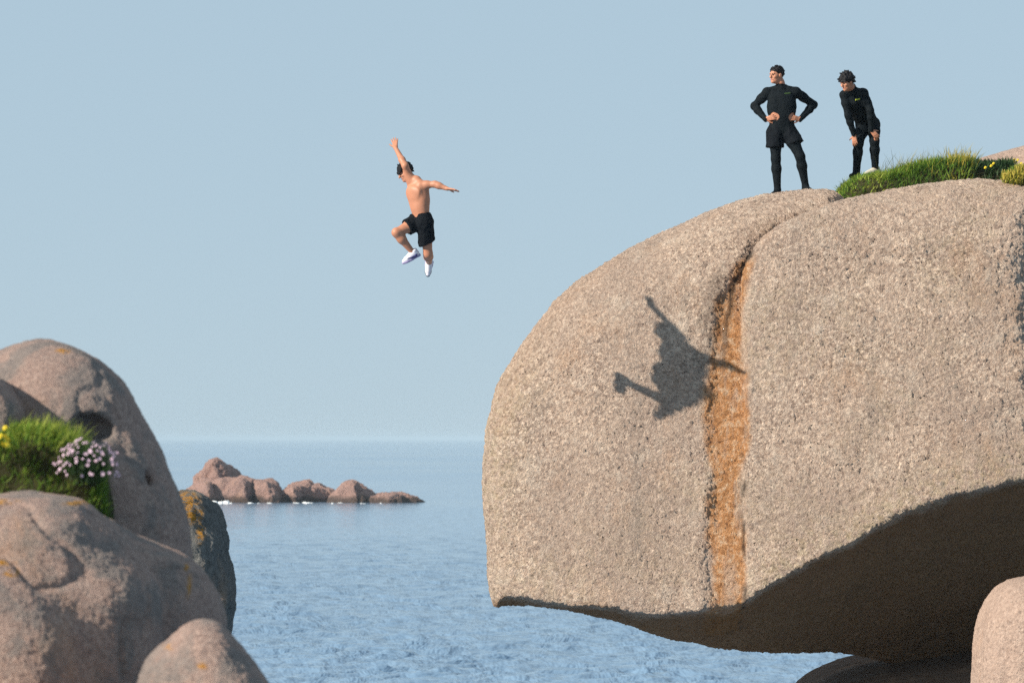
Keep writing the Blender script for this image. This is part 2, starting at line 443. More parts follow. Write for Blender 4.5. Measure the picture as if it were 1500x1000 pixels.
def big_field(X, Y, Z):
    x2, z2 = X[:, 0, :], Z[:, 0, :]
    px = x2 / K60 + CX; py = HOR - (z2 - CAM_H) / K60
    dA = poly_sd(x2, z2, opoly(A_OUT, 60.75, 1)); dB = poly_sd(x2, z2, opoly(B_OUT, 60.2, 2))
    back = .07 * sstep(60.6, 61.6, Y)                                  # the top drops a little behind the crest
    gl = np.interp(py, *np.array(GL).T); gr = np.interp(py, *np.array(GR).T)
    inside = .25 * sstep(gl - 120, gl, px) + .75 * sstep(gl - 12, gl + 10, px)
    floor = (.075 + .035 * sstep(700, 420, py)) * inside * sstep(345, 400, py)
    gA = 59.45 + .42 * np.exp(-np.maximum(dA, 0) / .9) + .07 * (z2 - 6) + .06 * sstep(860, 1045, px) * sstep(340, 420, py) + floor + .18 * np.exp(np.minimum(dB, 0) / .10) * sstep(520, 400, py) * sstep(360, 392, py) + .34 * np.exp(np.minimum(dB, 0) / .20) * sstep(395, 355, py)
    gA = gA + .05 * sstep(1000, 1075, px) * sstep(560, 400, py) * sstep(300, 400, py)
    rA = (.35 + .75 * sstep(640, 420, py))[:, None, :]
    qx = rA - dA[:, None, :] + back; qy = gA[:, None, :] - Y + rA
    fA = np.minimum(np.maximum(qx, qy), 0) + np.hypot(np.maximum(qx, 0), np.maximum(qy, 0)) - rA
    gB = 59.42 + (.10 + .2 * sstep(1180, 1320, px)) * np.exp(-np.maximum(dB, 0) / .8) + .07 * (z2 - 6) - .05 * sstep(900, 500, py) - .06 * sstep(520, 380, py) - .07 * sstep(400, 350, py)
    rB = (.07 + .09 * sstep(600, 420, py) + .40 * sstep(1180, 1330, px) + .15 * sstep(1380, 1450, px))[:, None, :]
    qx = rB - dB[:, None, :] + back; qy = gB[:, None, :] - Y + rB
    fB = np.minimum(np.maximum(qx, qy), 0) + np.hypot(np.maximum(qx, 0), np.maximum(qy, 0)) - rB
    f = smin(fA, fB, .03)
    pxx = X[:, 0, 0] / K60 + CX
    pl = np.stack([pxx, 0 * pxx, 0 * pxx], 1)
    wob = 5.0 * vnoise(pl * .02, 5) + 3.0 * vnoise(pl * .06, 6) + 1.5 * vnoise(pl * .2, 7)
    ze = CAM_H + (HOR - (interp(pxx, EDGE) + wob * .5)) * (59.6 / F_PX)
    zs = CAM_H + (HOR - interp(pxx, SIL)) * (61 / F_PX)
    T = np.interp(pxx, [700, 800, 1000, 1100, 1200, 1500], [.35, .9, 1.7, 2.2, 3.0, 4.6])
    t = (Y - 59.55) / T[:, None, None]
    tt = np.clip(t, 0, 1)
    s = .45 * tt + .55 * tt ** 1.7
    zu = ze[:, None, None] + (zs - ze)[:, None, None] * s + .35 * np.maximum(t - 1, 0) * T[:, None, None] * .6
    zu = zu - .18 * np.exp(-((X - (1075 - CX) * K60) / .25) ** 2) * 0
    f = smax(f, (zu - Z) * .75, .05)
    f = smax(f, Y - 65.2, .6)
    return f

def a_rust(V, N):
    px, py = pxs(V)
    wob = 9 * vnoise(V * 2.2, 3) + 5 * vnoise(V * 6, 4)
    gl = np.interp(py, *np.array(GL).T); gr = np.interp(py, *np.array(GR).T)
    m = sstep(gl - 9, gl + 6, px + wob * 1.3) * sstep(gr + 6, gr - 4, px + wob * .75) * sstep(368, 392, py) * (V[:, 1] < 61)
    m = m * (1 - .5 * sstep(-.35, .35, fbm(V * np.array((1, 1, .5)), 3.0, 3, 19)) * sstep(740, 800, py) * sstep(.35, .5, (px - gl) / (gr - gl + 1e-6)) * sstep(.85, .7, (px - gl) / (gr - gl + 1e-6)))
    m2 = .5 * sstep(25, 0, np.abs(px - 1150 - (292 - py) * .0)) * 0
    edge = .12 * sstep(46, 12, px - np.interp(py, [380, 454, 526, 598, 700, 900], [880, 800, 752, 722, 709, 720])) * (N[:, 0] < -.3) * (py < 640)
    return np.clip(m + m2 + edge, 0, 1)

def a_crack(V, N):
    px, py = pxs(V)
    c = np.interp(py, [360, 378, 400, 430, 470, 560, 700, 890], [1106, 1096, 1082, 1070, 1062, 1056, 1050, 1048])
    wob = 4 * vnoise(V * 5, 9)
    m = sstep(7, 2, np.abs(px + wob - c)) * sstep(362, 376, py) * sstep(600, 420, py) * .9
    gr = np.interp(py, *np.array(GR).T)
    m2 = sstep(4, 1, np.abs(px + 3 * vnoise(V * 9, 12) - gr - 1)) * sstep(600, 680, py) * .8 * sstep(-.1, .5, vnoise(V * 8, 77) + .25)
    grey = .35 * sstep(22, 4, np.abs(px + wob * 2 - (c - 26))) * sstep(380, 410, py) * sstep(620, 470, py)
    return np.clip(np.maximum(np.maximum(m, m2), grey), 0, 1) * (V[:, 1] < 61)

def a_lichen(V, N):
    px, py = pxs(V)
    e = interp(px, EDGE)
    m = sstep(95, 5, e - py) * sstep(1060, 1120, px)
    m = np.maximum(m, .8 * sstep(80, 15, px - np.interp(py, [454, 526, 598, 700, 900], [800, 752, 722, 709, 720])) * sstep(450, 620, py) * sstep(900, 700, py))
    m = np.maximum(m, .45 * sstep(-.1, .6, fbm(V, .8, 3, 31)))
    return m

def a_brown_shade(V, N):  # mask: brown underside tone with painted shade, below the lip and facing down
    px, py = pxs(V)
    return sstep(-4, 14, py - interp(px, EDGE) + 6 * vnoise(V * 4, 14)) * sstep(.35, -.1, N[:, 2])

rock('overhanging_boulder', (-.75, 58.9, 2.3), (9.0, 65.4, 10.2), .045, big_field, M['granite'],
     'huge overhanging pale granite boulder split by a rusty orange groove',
     ((.7, .05), (3.0, .012), (9, .006)), 1, {'rust': a_rust, 'crack': a_crack, 'lichen': a_lichen, 'brown': a_brown_shade}, sub=1)

def base_field(X, Y, Z):
    f = pillow(X, Y, Z, [(1180, 1012), (1225, 990), (1275, 974), (1330, 966), (1430, 955), (1600, 900), (1750, 900), (1750, 1400), (1150, 1400), (1160, 1060)], 64.1, 3.0, .5, 1)
    return f
rock('base_boulder', (3.4, 60.7, -1.2), (10.4, 67.6, 4.2), .1, base_field, M['granite_brown_shade'],
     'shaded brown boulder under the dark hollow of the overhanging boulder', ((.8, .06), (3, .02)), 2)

def corner_field(X, Y, Z):
    f = pillow(X, Y, Z, [(1424, 1060), (1428, 985), (1432, 930), (1440, 895), (1452, 872), (1470, 853), (1492, 845), (1530, 842), (1580, 860), (1620, 920), (1640, 1060), (1640, 1450), (1424, 1450)], 57.3, 1.3, .75, 1)
    c = P(1471, 900, 56.2)
    return smax(f, -ellip(X, Y, Z, (c[0] - .0, 56.05, c[2]), (.07, .14, 2.2)), .15)
rock('corner_boulder', (5.9, 55.7, -1.2), (8.6, 58.9, 4.5), .05, corner_field, M['granite_pink'],
     'sunlit pinkish boulder standing before the dark hollow under the overhang', ((1.0, .03), (4, .008)), 3, sub=1)

def hill_field(X, Y, Z):
    f = pillow(X, Y, Z, [(1370, 262), (1405, 247), (1435, 236), (1462, 228), (1500, 217), (1560, 198), (1650, 180), (1800, 190), (1900, 400), (1900, 700), (1370, 700)], 67.5, 1.6, .8, 1)
    return f
rock('hilltop_boulder', (6.4, 65.5, 5.4), (13.2, 69.6, 11.4), .1, hill_field, M['granite_pink'],
     'pink sunlit boulder rising behind the grassy ledge and yellow shrub', ((.8, .06), (3, .015)), 4)

# headland that carries the boulders (hidden behind them)
def head_field(X, Y, Z):
    return pillow(X, Y, Z, [(1400, 330), (1450, 300), (1600, 290), (1900, 330), (2000, 700), (2050, 1400), (1440, 1400), (1430, 900)], 70, 7.0, 1.2, 2)
rock('headland', (5.0, 62.2, -2), (15.5, 78, 10), .25, head_field, M['granite_pink'], 'granite headland behind the boulders', ((.4, .2), (1.2, .06)), 5, kind='structure')

# ---- near boulders on the left
def near(name, pts_field, lo, hi, label, h=.018, rough=((1.6, .03), (6, .006)), seed=0, orange=None, mat='granite_near', sub=1, cracks=((1.1, .022, .03),)):
    at = {'orange': orange or (lambda V, N: np.zeros(len(V)))}
    return rock(name, lo, hi, h, pts_field, M[mat], label, rough, seed, at, sub, cracks=cracks)

def spots(Y, lst):
    def f(V, N):
        px, py = pxs(V, Y); m = np.zeros(len(V))
        for (a, b, ra, rb) in lst: m = np.maximum(m, sstep(1.25, .6, np.hypot((px - a) / ra, (py - b) / rb)))
        return m
    return f

def f_tall(X, Y, Z):
    f = pillow(X, Y, Z, [(-60, 540), (-20, 515), (30, 503), (70, 501), (110, 510), (150, 533), (182, 566), (206, 606), (230, 648), (252, 695), (270, 745), (282, 800), (288, 860), (290, 1150), (-60, 1150)], 24.0, .80, .72, 1, yaw=-.22)
    c = P(138, 626, 23.36)
    f = smax(f, -ellip(X, Y, Z, c, (.125, .16, .085)), .03)             # hollow
    c = P(214, 705, 23.5)
    f = smax(f, -ellip(X, Y, Z, c, (.035, .06, .06)), .02)
    return f
near('domed_boulder', f_tall, (-3.2, 23.0, 3.6), (-1.65, 25.0, 6.7), 'tall domed boulder with a dark hollow, above the pink flowers', seed=11,
     orange=spots(24, [(102, 516, 12, 4), (150, 742, 14, 22)]))

def f_side(X, Y, Z):
    f = pillow(X, Y, Z, [(-160, 600), (-120, 545), (-60, 530), (-20, 548), (12, 572), (32, 598), (40, 640), (40, 1100), (-160, 1100)], 23.25, .42, .12, 2)
    return f
near('side_boulder', f_side, (-3.55, 22.6, 4.2), (-2.5, 23.9, 6.6), 'small lit boulder beside the yellow flowers, before the domed boulder', seed=12)

def f_front(X, Y, Z):
    f = pillow(X, Y, Z, [(-120, 760), (-40, 735), (20, 728), (80, 728), (115, 736), (150, 766), (185, 800), (222, 836), (240, 880), (240, 960), (230, 1300), (-120, 1300)], 21.9, .72, .46, 2, yaw=.15)
    g = pillow(X, Y, Z, [(60, 760), (110, 740), (150, 757), (190, 784), (232, 803), (272, 818), (300, 843), (318, 876), (326, 920), (330, 1300), (60, 1300)], 22.35, .55, .40, 2)
    l = pillow(X, Y, Z, [(-120, 830), (-40, 800), (20, 815), (70, 850), (105, 890), (130, 950), (140, 1300), (-120, 1300)], 21.4, .55, .42, 2)
    f = smin(f, g, .03)
    f = smin(f, l, .10)
    return f
near('furrowed_boulder', f_front, (-3.1, 20.7, 3.5), (-1.35, 23.1, 5.8), 'wide furrowed boulder below the flowers, orange lichen along its top edge', seed=13,
     orange=spots(21.9, [(0, 733, 45, 4), (125, 736, 24, 3), (18, 818, 30, 5), (44, 832, 10, 5), (268, 832, 5, 5), (275, 860, 3, 18)]))

def f_low(X, Y, Z):
    f = pillow(X, Y, Z, [(198, 1020), (206, 985), (222, 955), (246, 935), (272, 912), (300, 906), (324, 915), (348, 942), (372, 978), (392, 1010), (420, 1100), (420, 1300), (190, 1300)], 20.55, .34, .22, 2, yaw=-.4)
    return f
near('low_boulder', f_low, (-1.95, 19.9, 3.8), (-1.0, 21.3, 5.3), 'low rounded boulder by the water at the foot of the furrowed boulder', seed=14,
     orange=spots(21.0, [(262, 938, 10, 4), (312, 962, 8, 4)]))

def f_black(X, Y, Z):
    f = pillow(X, Y, Z, [(225, 735), (268, 724), (292, 731), (312, 748), (324, 772), (329, 796), (326, 815), (336, 840), (342, 862), (339, 885), (328, 915), (318, 960), (320, 1500), (190, 1500), (190, 900)], 40.0, .75, .30, 1)
    return f
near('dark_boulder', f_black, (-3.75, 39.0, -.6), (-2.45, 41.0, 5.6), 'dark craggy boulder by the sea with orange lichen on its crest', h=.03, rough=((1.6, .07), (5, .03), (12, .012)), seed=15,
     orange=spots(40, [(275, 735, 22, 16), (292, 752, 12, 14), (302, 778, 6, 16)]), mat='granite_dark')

def f_shore(X, Y, Z):
    return pillow(X, Y, Z, [(-320, 1080), (-150, 1040), (100, 1045), (250, 1060), (380, 1080), (420, 1200), (520, 2000), (600, 2700), (-400, 2700)], 22.4, 3.2, .8, 2)
rock('shore_ledge', (-4.4, 18.8, -1.5), (-.3, 26, 5.2), .12, f_shore, M['granite_pink'], 'granite ledge under the near boulders', ((.6, .1), (2, .03)), 16, kind='structure')

# ---- islet far out
def islet(name, pts, Y, half, r, label, seed, ridge, aL, aR, h=.15):
    """sea rock whose front is folded along an upright ridge (at this fraction of its width)"""
    p = opoly([(a, min(b + 4.5, 770)) for a, b in pts], Y, 0); x0, x1 = p[:, 0].min(), p[:, 0].max(); xr = x0 + (x1 - x0) * ridge
    e = half + 1.5 + max(aL * (xr - x0), aR * (x1 - xr))
    def f(X, Yg, Z):
        d = np.minimum(poly_sd(X[:, 0, :], Z[:, 0, :], p)[:, None, :], r * 3)
        u = X - xr + .25 * (Z - 2.0)
        fold = np.maximum(aR * u, -1.9 * aL * u)
        front = (Y - half + fold + .22 * Z - Yg) / 1.35
        qx = r - d; qy = np.maximum(front, Yg - (Y + e)) + r
        return np.minimum(np.maximum(qx, qy), 0) + np.hypot(np.maximum(qx, 0), np.maximum(qy, 0)) - r
    o = rock(name, (x0 - 1, Y - half - 1.5, -1.6), (x1 + 1, Y + e + .6, p[:, 1].max() + 1), h, f, M['granite_sea'], label,
             ((.45, .22), (1.1, .16), (2.6, .07)), seed, {'wet': lambda V, N: .85 * sstep(.75, .25, V[:, 2] + .25 * vnoise(V * 1.3, 4))}, group='rocks of the islet out at sea', cracks=((.30, .45, .07), (.8, .2, .08)))
    return o
YS = 402
islet('sea_rock', [(281, 715), (285, 694), (297, 682), (306, 673), (315, 669), (323, 675), (334, 681), (345, 691), (355, 702), (356, 770), (281, 770)], YS + 6, 2.6, .45, 'peaked rock standing highest of the sea islet', 21, .52, .7, 1.4)
islet('sea_rock', [(266, 728), (270, 716), (282, 707), (297, 700), (312, 702), (322, 730), (322, 770), (266, 770)], YS - 1, 2.6, .5, 'low sloping rock at the end of the islet below its peak', 22, .66, .5, 1.3)
islet('sea_rock', [(303, 720), (307, 702), (320, 695), (340, 697), (358, 694), (370, 699), (373, 725), (371, 770), (303, 770)], YS, 2.8, .45, 'broad blocky rock directly in front of the islet\'s peak', 23, .78, .12, 1.6)
islet('sea_rock', [(366, 738), (368, 715), (375, 701), (392, 698), (402, 703), (411, 720), (424, 735), (424, 770), (366, 770)], YS - .5, 2.6, .5, 'rounded islet rock between the broad block and the dark rock', 24, .45, .4, 1.2)
islet('sea_rock', [(405, 737), (410, 720), (421, 708), (436, 706), (448, 704), (456, 709), (463, 707), (472, 711), (484, 718), (492, 735), (492, 770), (405, 770)], YS + .5, 2.4, .5, 'dark flat-faced islet rock with a jagged top', 25, .26, .5, 1.5)
islet('sea_rock', [(478, 738), (484, 722), (496, 712), (508, 703), (520, 702), (532, 711), (545, 720), (552, 738), (552, 770), (478, 770)], YS - 1, 2.8, .5, 'humped islet rock next to the long low slab', 26, .55, .35, 1.4)
islet('sea_rock', [(535, 739), (540, 724), (560, 719), (590, 720), (612, 727), (632, 738), (640, 770), (535, 770)], YS - 2, 2.4, .6, 'long low slab of rock at the islet\'s tapering end', 27, .28, .4, 1.0)

def build_foam():
    rng = np.random.default_rng(3); V = []; Q = []
    def lump(c, rx, ry, rz):
        n0 = len(V); m = 7
        for k, (s, zz) in enumerate(((1, 0), (.8, .6), (.35, 1.0))):
            for j in range(m):
                a = 2 * math.pi * j / m + k * .3; w = s * rng.uniform(.75, 1.25)
                V.append((c[0] + rx * w * math.cos(a), c[1] + ry * w * math.sin(a), c[2] - .05 + rz * zz * rng.uniform(.7, 1.2)))
        for k in range(2):
            for j in range(m):
                Q.append((n0 + k * m + j, n0 + k * m + (j + 1) % m, n0 + (k + 1) * m + (j + 1) % m, n0 + (k + 1) * m + j))
        for j in range(0, m - 2, 2):
            Q.append((n0 + 2 * m, n0 + 2 * m + j + 1, n0 + 2 * m + j + 2, n0 + 2 * m + (j + 3) % m))
    def strip(p0, p1, Y, n, hgt):
        for i in range(n):
            px = p0 + (p1 - p0) * rng.random()
            y = Y + rng.normal(0, 1.2)
            lump(((px - CX) / F_PX * y, y, 0), rng.uniform(.08, .42), rng.uniform(.2, .8), hgt * rng.uniform(.3, 1.1))
    strip(300, 338, 396.5, 40, .26); strip(345, 400, 397, 9, .10); strip(430, 500, 397.5, 16, .12); strip(500, 560, 396.5, 6, .08); strip(560, 625, 396, 4, .08)
    o = mesh_np('foam', np.array(V), np.array(Q), M['foam'])
    tag(o, 'white foam of waves breaking along the islet', None, None, 'stuff')
build_foam()

# ------------------------------------------------------------------ people
def unit(v): v = np.asarray(v, float); return v / max(np.linalg.norm(v), 1e-9)

class Fig:
    """body as one smooth surface: tapered bones and ellipsoids blended together"""
    def __init__(s): s.p = []
    def bone(s, a, b, ra, rb, k=.03, tag='', clip=None): s.p.append(('b', np.asarray(a, float), np.asarray(b, float), ra, rb, k, tag, clip))
    def chain(s, pts, rad, k=.03, tag='', clip=None):
        for i in range(len(pts) - 1): s.bone(pts[i], pts[i + 1], rad[i], rad[i + 1], k, tag, clip)
    def ell(s, c, axes, r, k=.03, tag='', clip=None, neg=False): s.p.append(('n' if neg else 'e', np.asarray(c, float), np.asarray(axes, float), np.asarray(r, float), 0, k, tag, clip))
    @staticmethod
    def dist(p, pr):
        if pr[0] == 'b':
            a, b, ra, rb = pr[1:5]; e = b - a; L2 = max(e @ e, 1e-10)
            t = np.clip(((p - a) @ e) / L2, 0, 1)
            d = np.linalg.norm(p - a - t[..., None] * e, axis=-1) - (ra + (rb - ra) * t)
        else:
            q = (p - pr[1]) @ pr[2].T; r = pr[3]
            k0 = np.linalg.norm(q / r, axis=-1); k1 = np.linalg.norm(q / r ** 2, axis=-1)
            d = k0 * (k0 - 1) / np.maximum(k1, 1e-9)
        if pr[7]:
            for (c, n) in pr[7]: d = np.maximum(d, (p - np.asarray(c)) @ unit(n))
        return d
    @staticmethod
    def box(pr):
        if pr[0] == 'b':
            r = max(pr[3], pr[4]); return np.minimum(pr[1], pr[2]) - r, np.maximum(pr[1], pr[2]) + r
        r = max(pr[3]); return pr[1] - r, pr[1] + r
    def build(s, h=.005):
        lo = np.min([s.box(q)[0] for q in s.p], 0) - 4 * h; hi = np.max([s.box(q)[1] for q in s.p], 0) + 4 * h
        g = grid(lo, hi, h); F = np.full([len(x) for x in g], 1.0, np.float32)
        for pr in s.p:
            a, b = s.box(pr); pad = pr[5] + 4 * h
            ix = [slice(max(0, int((a[q] - pad - lo[q]) / h)), min(len(g[q]), int((b[q] + pad - lo[q]) / h) + 2)) for q in range(3)]
            p = np.stack(np.meshgrid(*[g[q][ix[q]] for q in range(3)], indexing='ij'), -1)
            d = s.dist(p, pr)
            sub = F[tuple(ix)]
            F[tuple(ix)] = smax(sub, -d, pr[5]) if pr[0] == 'n' else smin(sub, d, pr[5])
        V, Q = surface_nets(F, lo, h)
        for _ in range(1):                              # light relax
            A = np.zeros_like(V); n = np.zeros(len(V))
            for k in range(4):
                np.add.at(A, Q[:, k], V[Q[:, (k + 1) % 4]]); np.add.at(n, Q[:, k], 1)
            V = .5 * V + .5 * A / n[:, None]
        s.V, s.Q = V, Q; s.N = vnormals(V, Q)
        return V, Q
    def tags(s):
        best = np.full(len(s.V), 1e9); tg = np.zeros(len(s.V), int); names = []
        for pr in s.p:
            if pr[6] not in names: names.append(pr[6])
            if pr[0] == 'n': continue
            d = s.dist(s.V, pr); m = d < best; best[m] = d[m]; tg[m] = names.index(pr[6])
        return np.array(names)[tg]

def shell(fig, mask_v, off, name, mat, parent, wr=0.0, seed=0):
    """clothing that follows the body: the masked faces lifted off the skin"""
    fm = mask_v[fig.Q].all(1); Q = fig.Q[fm]
    u, inv = np.unique(Q.ravel(), return_inverse=True)
    V = fig.V[u] + fig.N[u] * (off + wr * np.abs(fbm(fig.V[u], 14, 2, seed)))[:, None]
    return mesh_np(name, V, inv.reshape(-1, 4), mat, parent)

def frame(f, u):
    f = unit(f); u = unit(np.asarray(u) - f * (np.asarray(u) @ f)); l = np.cross(u, f)
    return f, l, u

def add_head(fig, c, f, u, s=1.0):
    f, l, u = frame(f, u); R = np.stack([f, l, u])
    L = lambda a, b, d: c + s * (a * f + b * l + d * u)
    e = lambda p, r, k, **kw: fig.ell(L(*p), R, np.array(r) * s, k * s, 'head', **kw)
    e((-.015, 0, .032), (.098, .077, .088), .03)
    e((.026, 0, -.03), (.066, .062, .085), .03)
    e((.036, 0, -.078), (.052, .047, .036), .025)
    fig.bone(L(.088, 0, .02), L(.113, 0, -.024), .009 * s, .014 * s, .012, 'head')
    fig.bone(L(.078, -.036, .022), L(.078, .036, .022), .015 * s, .015 * s, .014, 'head')
    fig.bone(L(.084, -.016, -.056), L(.084, .016, -.056), .011 * s, .011 * s, .012, 'head')
    fig.ell(L(.078, 0, -.092), R, np.array((.022, .024, .02)) * s, .02, 'head')
    for b in (-1, 1):
        fig.ell(L(.058, b * .045, -.02), R, np.array((.03, .022, .022)) * s, .02, 'head')     # cheekbones
        e((.088, b * .031, .002), (.013, .017, .010), .008, neg=True)                          # eye sockets
        e((-.008, b * .079, -.008), (.024, .010, .033), .008)                                  # ears
    return L, R

def face_bits(root, L, s=1.0):
    for b in (-1, 1):
        g = Fig(); g.ell(L(.079, b * .031, .001), np.eye(3), np.array((.011, .011, .008)) * s, .004); g.build(.003)
        mesh_np('eye', g.V, g.Q, M['eye'], root)
        g = Fig(); g.bone(L(.0955, b * .014, .022), L(.083, b * .05, .023), .005 * s, .004 * s, .004); g.build(.003)
        mesh_np('eyebrow', g.V, g.Q, M['hair_black'], root)
    g = Fig(); g.bone(L(.0925, -.018, -.057), L(.0925, .018, -.057), .0065 * s, .0065 * s, .004); g.build(.003)
    mesh_np('lips', g.V, g.Q, M['lips'], root)

def add_hair(root, L, R, s=1.0, curly=0, seed=1, fringe=0.0, lock=(.02, .006)):
    """cap of hair over skull, trimmed along the hairline; curly adds locks"""
    f, l, u = R; rng = np.random.default_rng(seed)
    g = Fig()
    n = .60 * f - .80 * u
    clip = [(L(0.003, 0, .0 - fringe * .04), n)]
    g.ell(L(-.018, 0, .034), R, np.array((.108, .087, .098)) * s, .01, 'h', clip)
    if fringe:
        for i in range(14):
            y = (i - 6.5) / 6.5 * .062
            a = L(.045, y, .105 - abs(y) * .35); b = L(.099 - y * y * 4, y * 1.05, .052 + rng.uniform(-.012, .012) - fringe * .02)
            g.bone(a, b, .017, .009, .012)
    if curly:
        for i in range(curly):
            d = rng.normal(size=3); d /= np.linalg.norm(d)
            if .60 * d[0] - .80 * d[2] > .18: continue
            p = L(-.014 + .106 * d[0], .088 * d[1], .036 + .100 * d[2])
            q = p + s * (lock[1] * (d[0] * f + d[1] * l + d[2] * u) + lock[0] * .8 * rng.normal(size=3) - .4 * lock[1] * f)
            g.bone(p, q, lock[0] * s, lock[0] * .65 * s, .005)
    g.build(.0048)
    V = g.V + g.N * (.006 * fbm(g.V, 60, 2, seed))[:, None]
    mesh_np('hair', V, g.Q, M['hair_black'], root)

def add_hand(fig, W, d, n, side, curl=.25, spread=.12, s=1.0, thumb_out=.7):
    """W wrist, d towards the fingers, n the way the palm faces, side=+1/-1 picks the thumb side (d x n)"""
    d = unit(d); n = unit(np.asarray(n) - d * (np.asarray(n) @ d)); t = np.cross(d, n) * side
    kn = []
    for i, (o, ln) in enumerate(((.028, .092), (.009, .096), (-.010, .092), (-.028, .084))):
        k_ = W + s * (d * ln + t * o); kn.append(k_)
        fig.bone(W + t * o * .55 * s, k_, .0165 * s, .0125 * s, .012, 'hand')
    for i, ln in enumerate((.072, .080, .074, .058)):
        a = kn[i]; dirn = unit(d + t * spread * (1.2 - .8 * i)); ang = curl * .6
        for j, f_ in enumerate((.45, .30, .25)):
            v = dirn * math.cos(ang) + n * math.sin(ang)
            b = a + v * ln * f_ * s
            fig.bone(a, b, (.0112 - .001 * j) * s, (.0104 - .001 * j) * s, .003, 'hand'); a = b; ang += curl
    a = W + s * (d * .028 + t * .026); v = unit(d * (1 - thumb_out * .6) + t * thumb_out + n * .25)
    b = a + v * .04 * s; v2 = unit(v + d * .35); c = b + v2 * .032 * s
    fig.bone(a, b, .0145 * s, .0115 * s, .01, 'hand'); fig.bone(b, c, .0105 * s, .008 * s, .004, 'hand')

def add_limb(fig, a, b, c, r, k=.03, tags=('upper', 'lower')):
    """two-bone limb with muscle bellies; r = radii at root, belly, joint, lower belly, end"""
    a, b, c = map(np.asarray, (a, b, c))
    fig.chain([a, a * .6 + b * .4, b], [r[0], r[1], r[2]], k, tags[0])
    fig.chain([b, b * .68 + c * .32, c], [r[2], r[3], r[4]], k, tags[1])

def add_torso(fig, sh_l, sh_r, hp_l, hp_r, front, neck, w=1.0, tag='torso'):
    """sh/hp = shoulder and hip joints; front = facing of the chest"""
    sc = (sh_l + sh_r) / 2; hc = (hp_l + hp_r) / 2; up = unit(sc - hc); L = np.linalg.norm(sc - hc)
    ax = unit(sh_l - sh_r); fr = unit(np.asarray(front) - up * (np.asarray(front) @ up))
    hx = unit(hp_l - hp_r)
    for s in (-1, 1):
        a = sc + ax * s * .085 * w - up * .08; m = hc + up * L * .42 + (ax + hx) / 2 * s * .062 * w; h = hc + hx * s * .075 * w + up * .03
        fig.chain([a, sc * .62 + hc * .38 + ax * s * .078 * w, m, h], [.095 * w, .098 * w, .088 * w, .098 * w], .09, tag)
        fig.bone(sc + ax * s * .025 + up * .06, (sh_l if s > 0 else sh_r) + up * .005, .05, .052, .06, tag)       # trapezius to shoulder
        fig.ell(sc - up * .10 + ax * s * .07 * w + fr * .075, np.stack([fr, ax, up]), (.028, .075, .06), .07, tag)   # chest muscle
        fig.bone(sc - up * .05 + ax * s * .12 * w - fr * .04, sc - up * .22 + ax * s * .10 * w - fr * .03, .06, .05, .05, tag)  # back
    fig.chain([sc - up * .08 + fr * .025, hc + up * L * .4 + fr * .02, hc + up * .02], [.085, .078, .085], .06, tag)
    fig.bone(sc + up * .02 - fr * .01, neck, .062, .055, .04, 'neck')

def blob_mark(name, pts, r, mat, root, h=.004):
    g = Fig(); g.chain(pts, r, .004); g.build(h)
    return mesh_np(name, g.V, g.Q, mat, root)

def make_shoe(root, ankle, toe_dir, up, mats, s=1.0, stripe=None):
    f, l, u = frame(toe_dir, up)
    L = lambda a, b, d: ankle + s * (a * f + b * l + d * u)
    g = Fig()
    g.chain([L(-.045, 0, -.045), L(.05, 0, -.05), L(.125, 0, -.065), L(.175, .004, -.072)], [.043, .043, .038, .028], .02)
    g.bone(L(-.03, 0, .005), L(.0, 0, -.03), .046, .046, .02)
    g.bone(L(.02, 0, -.012), L(.10, 0, -.05), .036, .030, .02)
    for q in range(len(g.p)): g.p[q] = g.p[q][:7] + ([(L(0, 0, -.085), -u), (L(-.03, 0, .03), u)],)
    g.build(.006)
    sh = mesh_np('shoe', g.V, g.Q, mats[0], root)
    g = Fig()
    g.chain([L(-.05, 0, -.088), L(.06, 0, -.090), L(.13, 0, -.092), L(.182, .004, -.088)], [.043, .041, .043, .030], .02)
    for q in range(len(g.p)): g.p[q] = g.p[q][:7] + ([(L(0, 0, -.106), -u), (L(0, 0, -.074), u)],)
    g.build(.006)
    o = mesh_np('sole', g.V, g.Q, mats[1], root); o.parent = sh; o.location = (0, 0, 0)
    if stripe is not None:
        for b in (-1, 1):
            g = Fig()
            g.chain([L(-.075, b * .020, -.025), L(-.02, b * .046, -.062), L(.04, b * .048, -.060), L(.11, b * .040, -.048)], [.008, .018, .013, .007], .01)
            g.build(.005); o = mesh_np('side_stripe', g.V, g.Q, stripe, root); o.parent = sh; o.location = (0, 0, 0)
    return sh

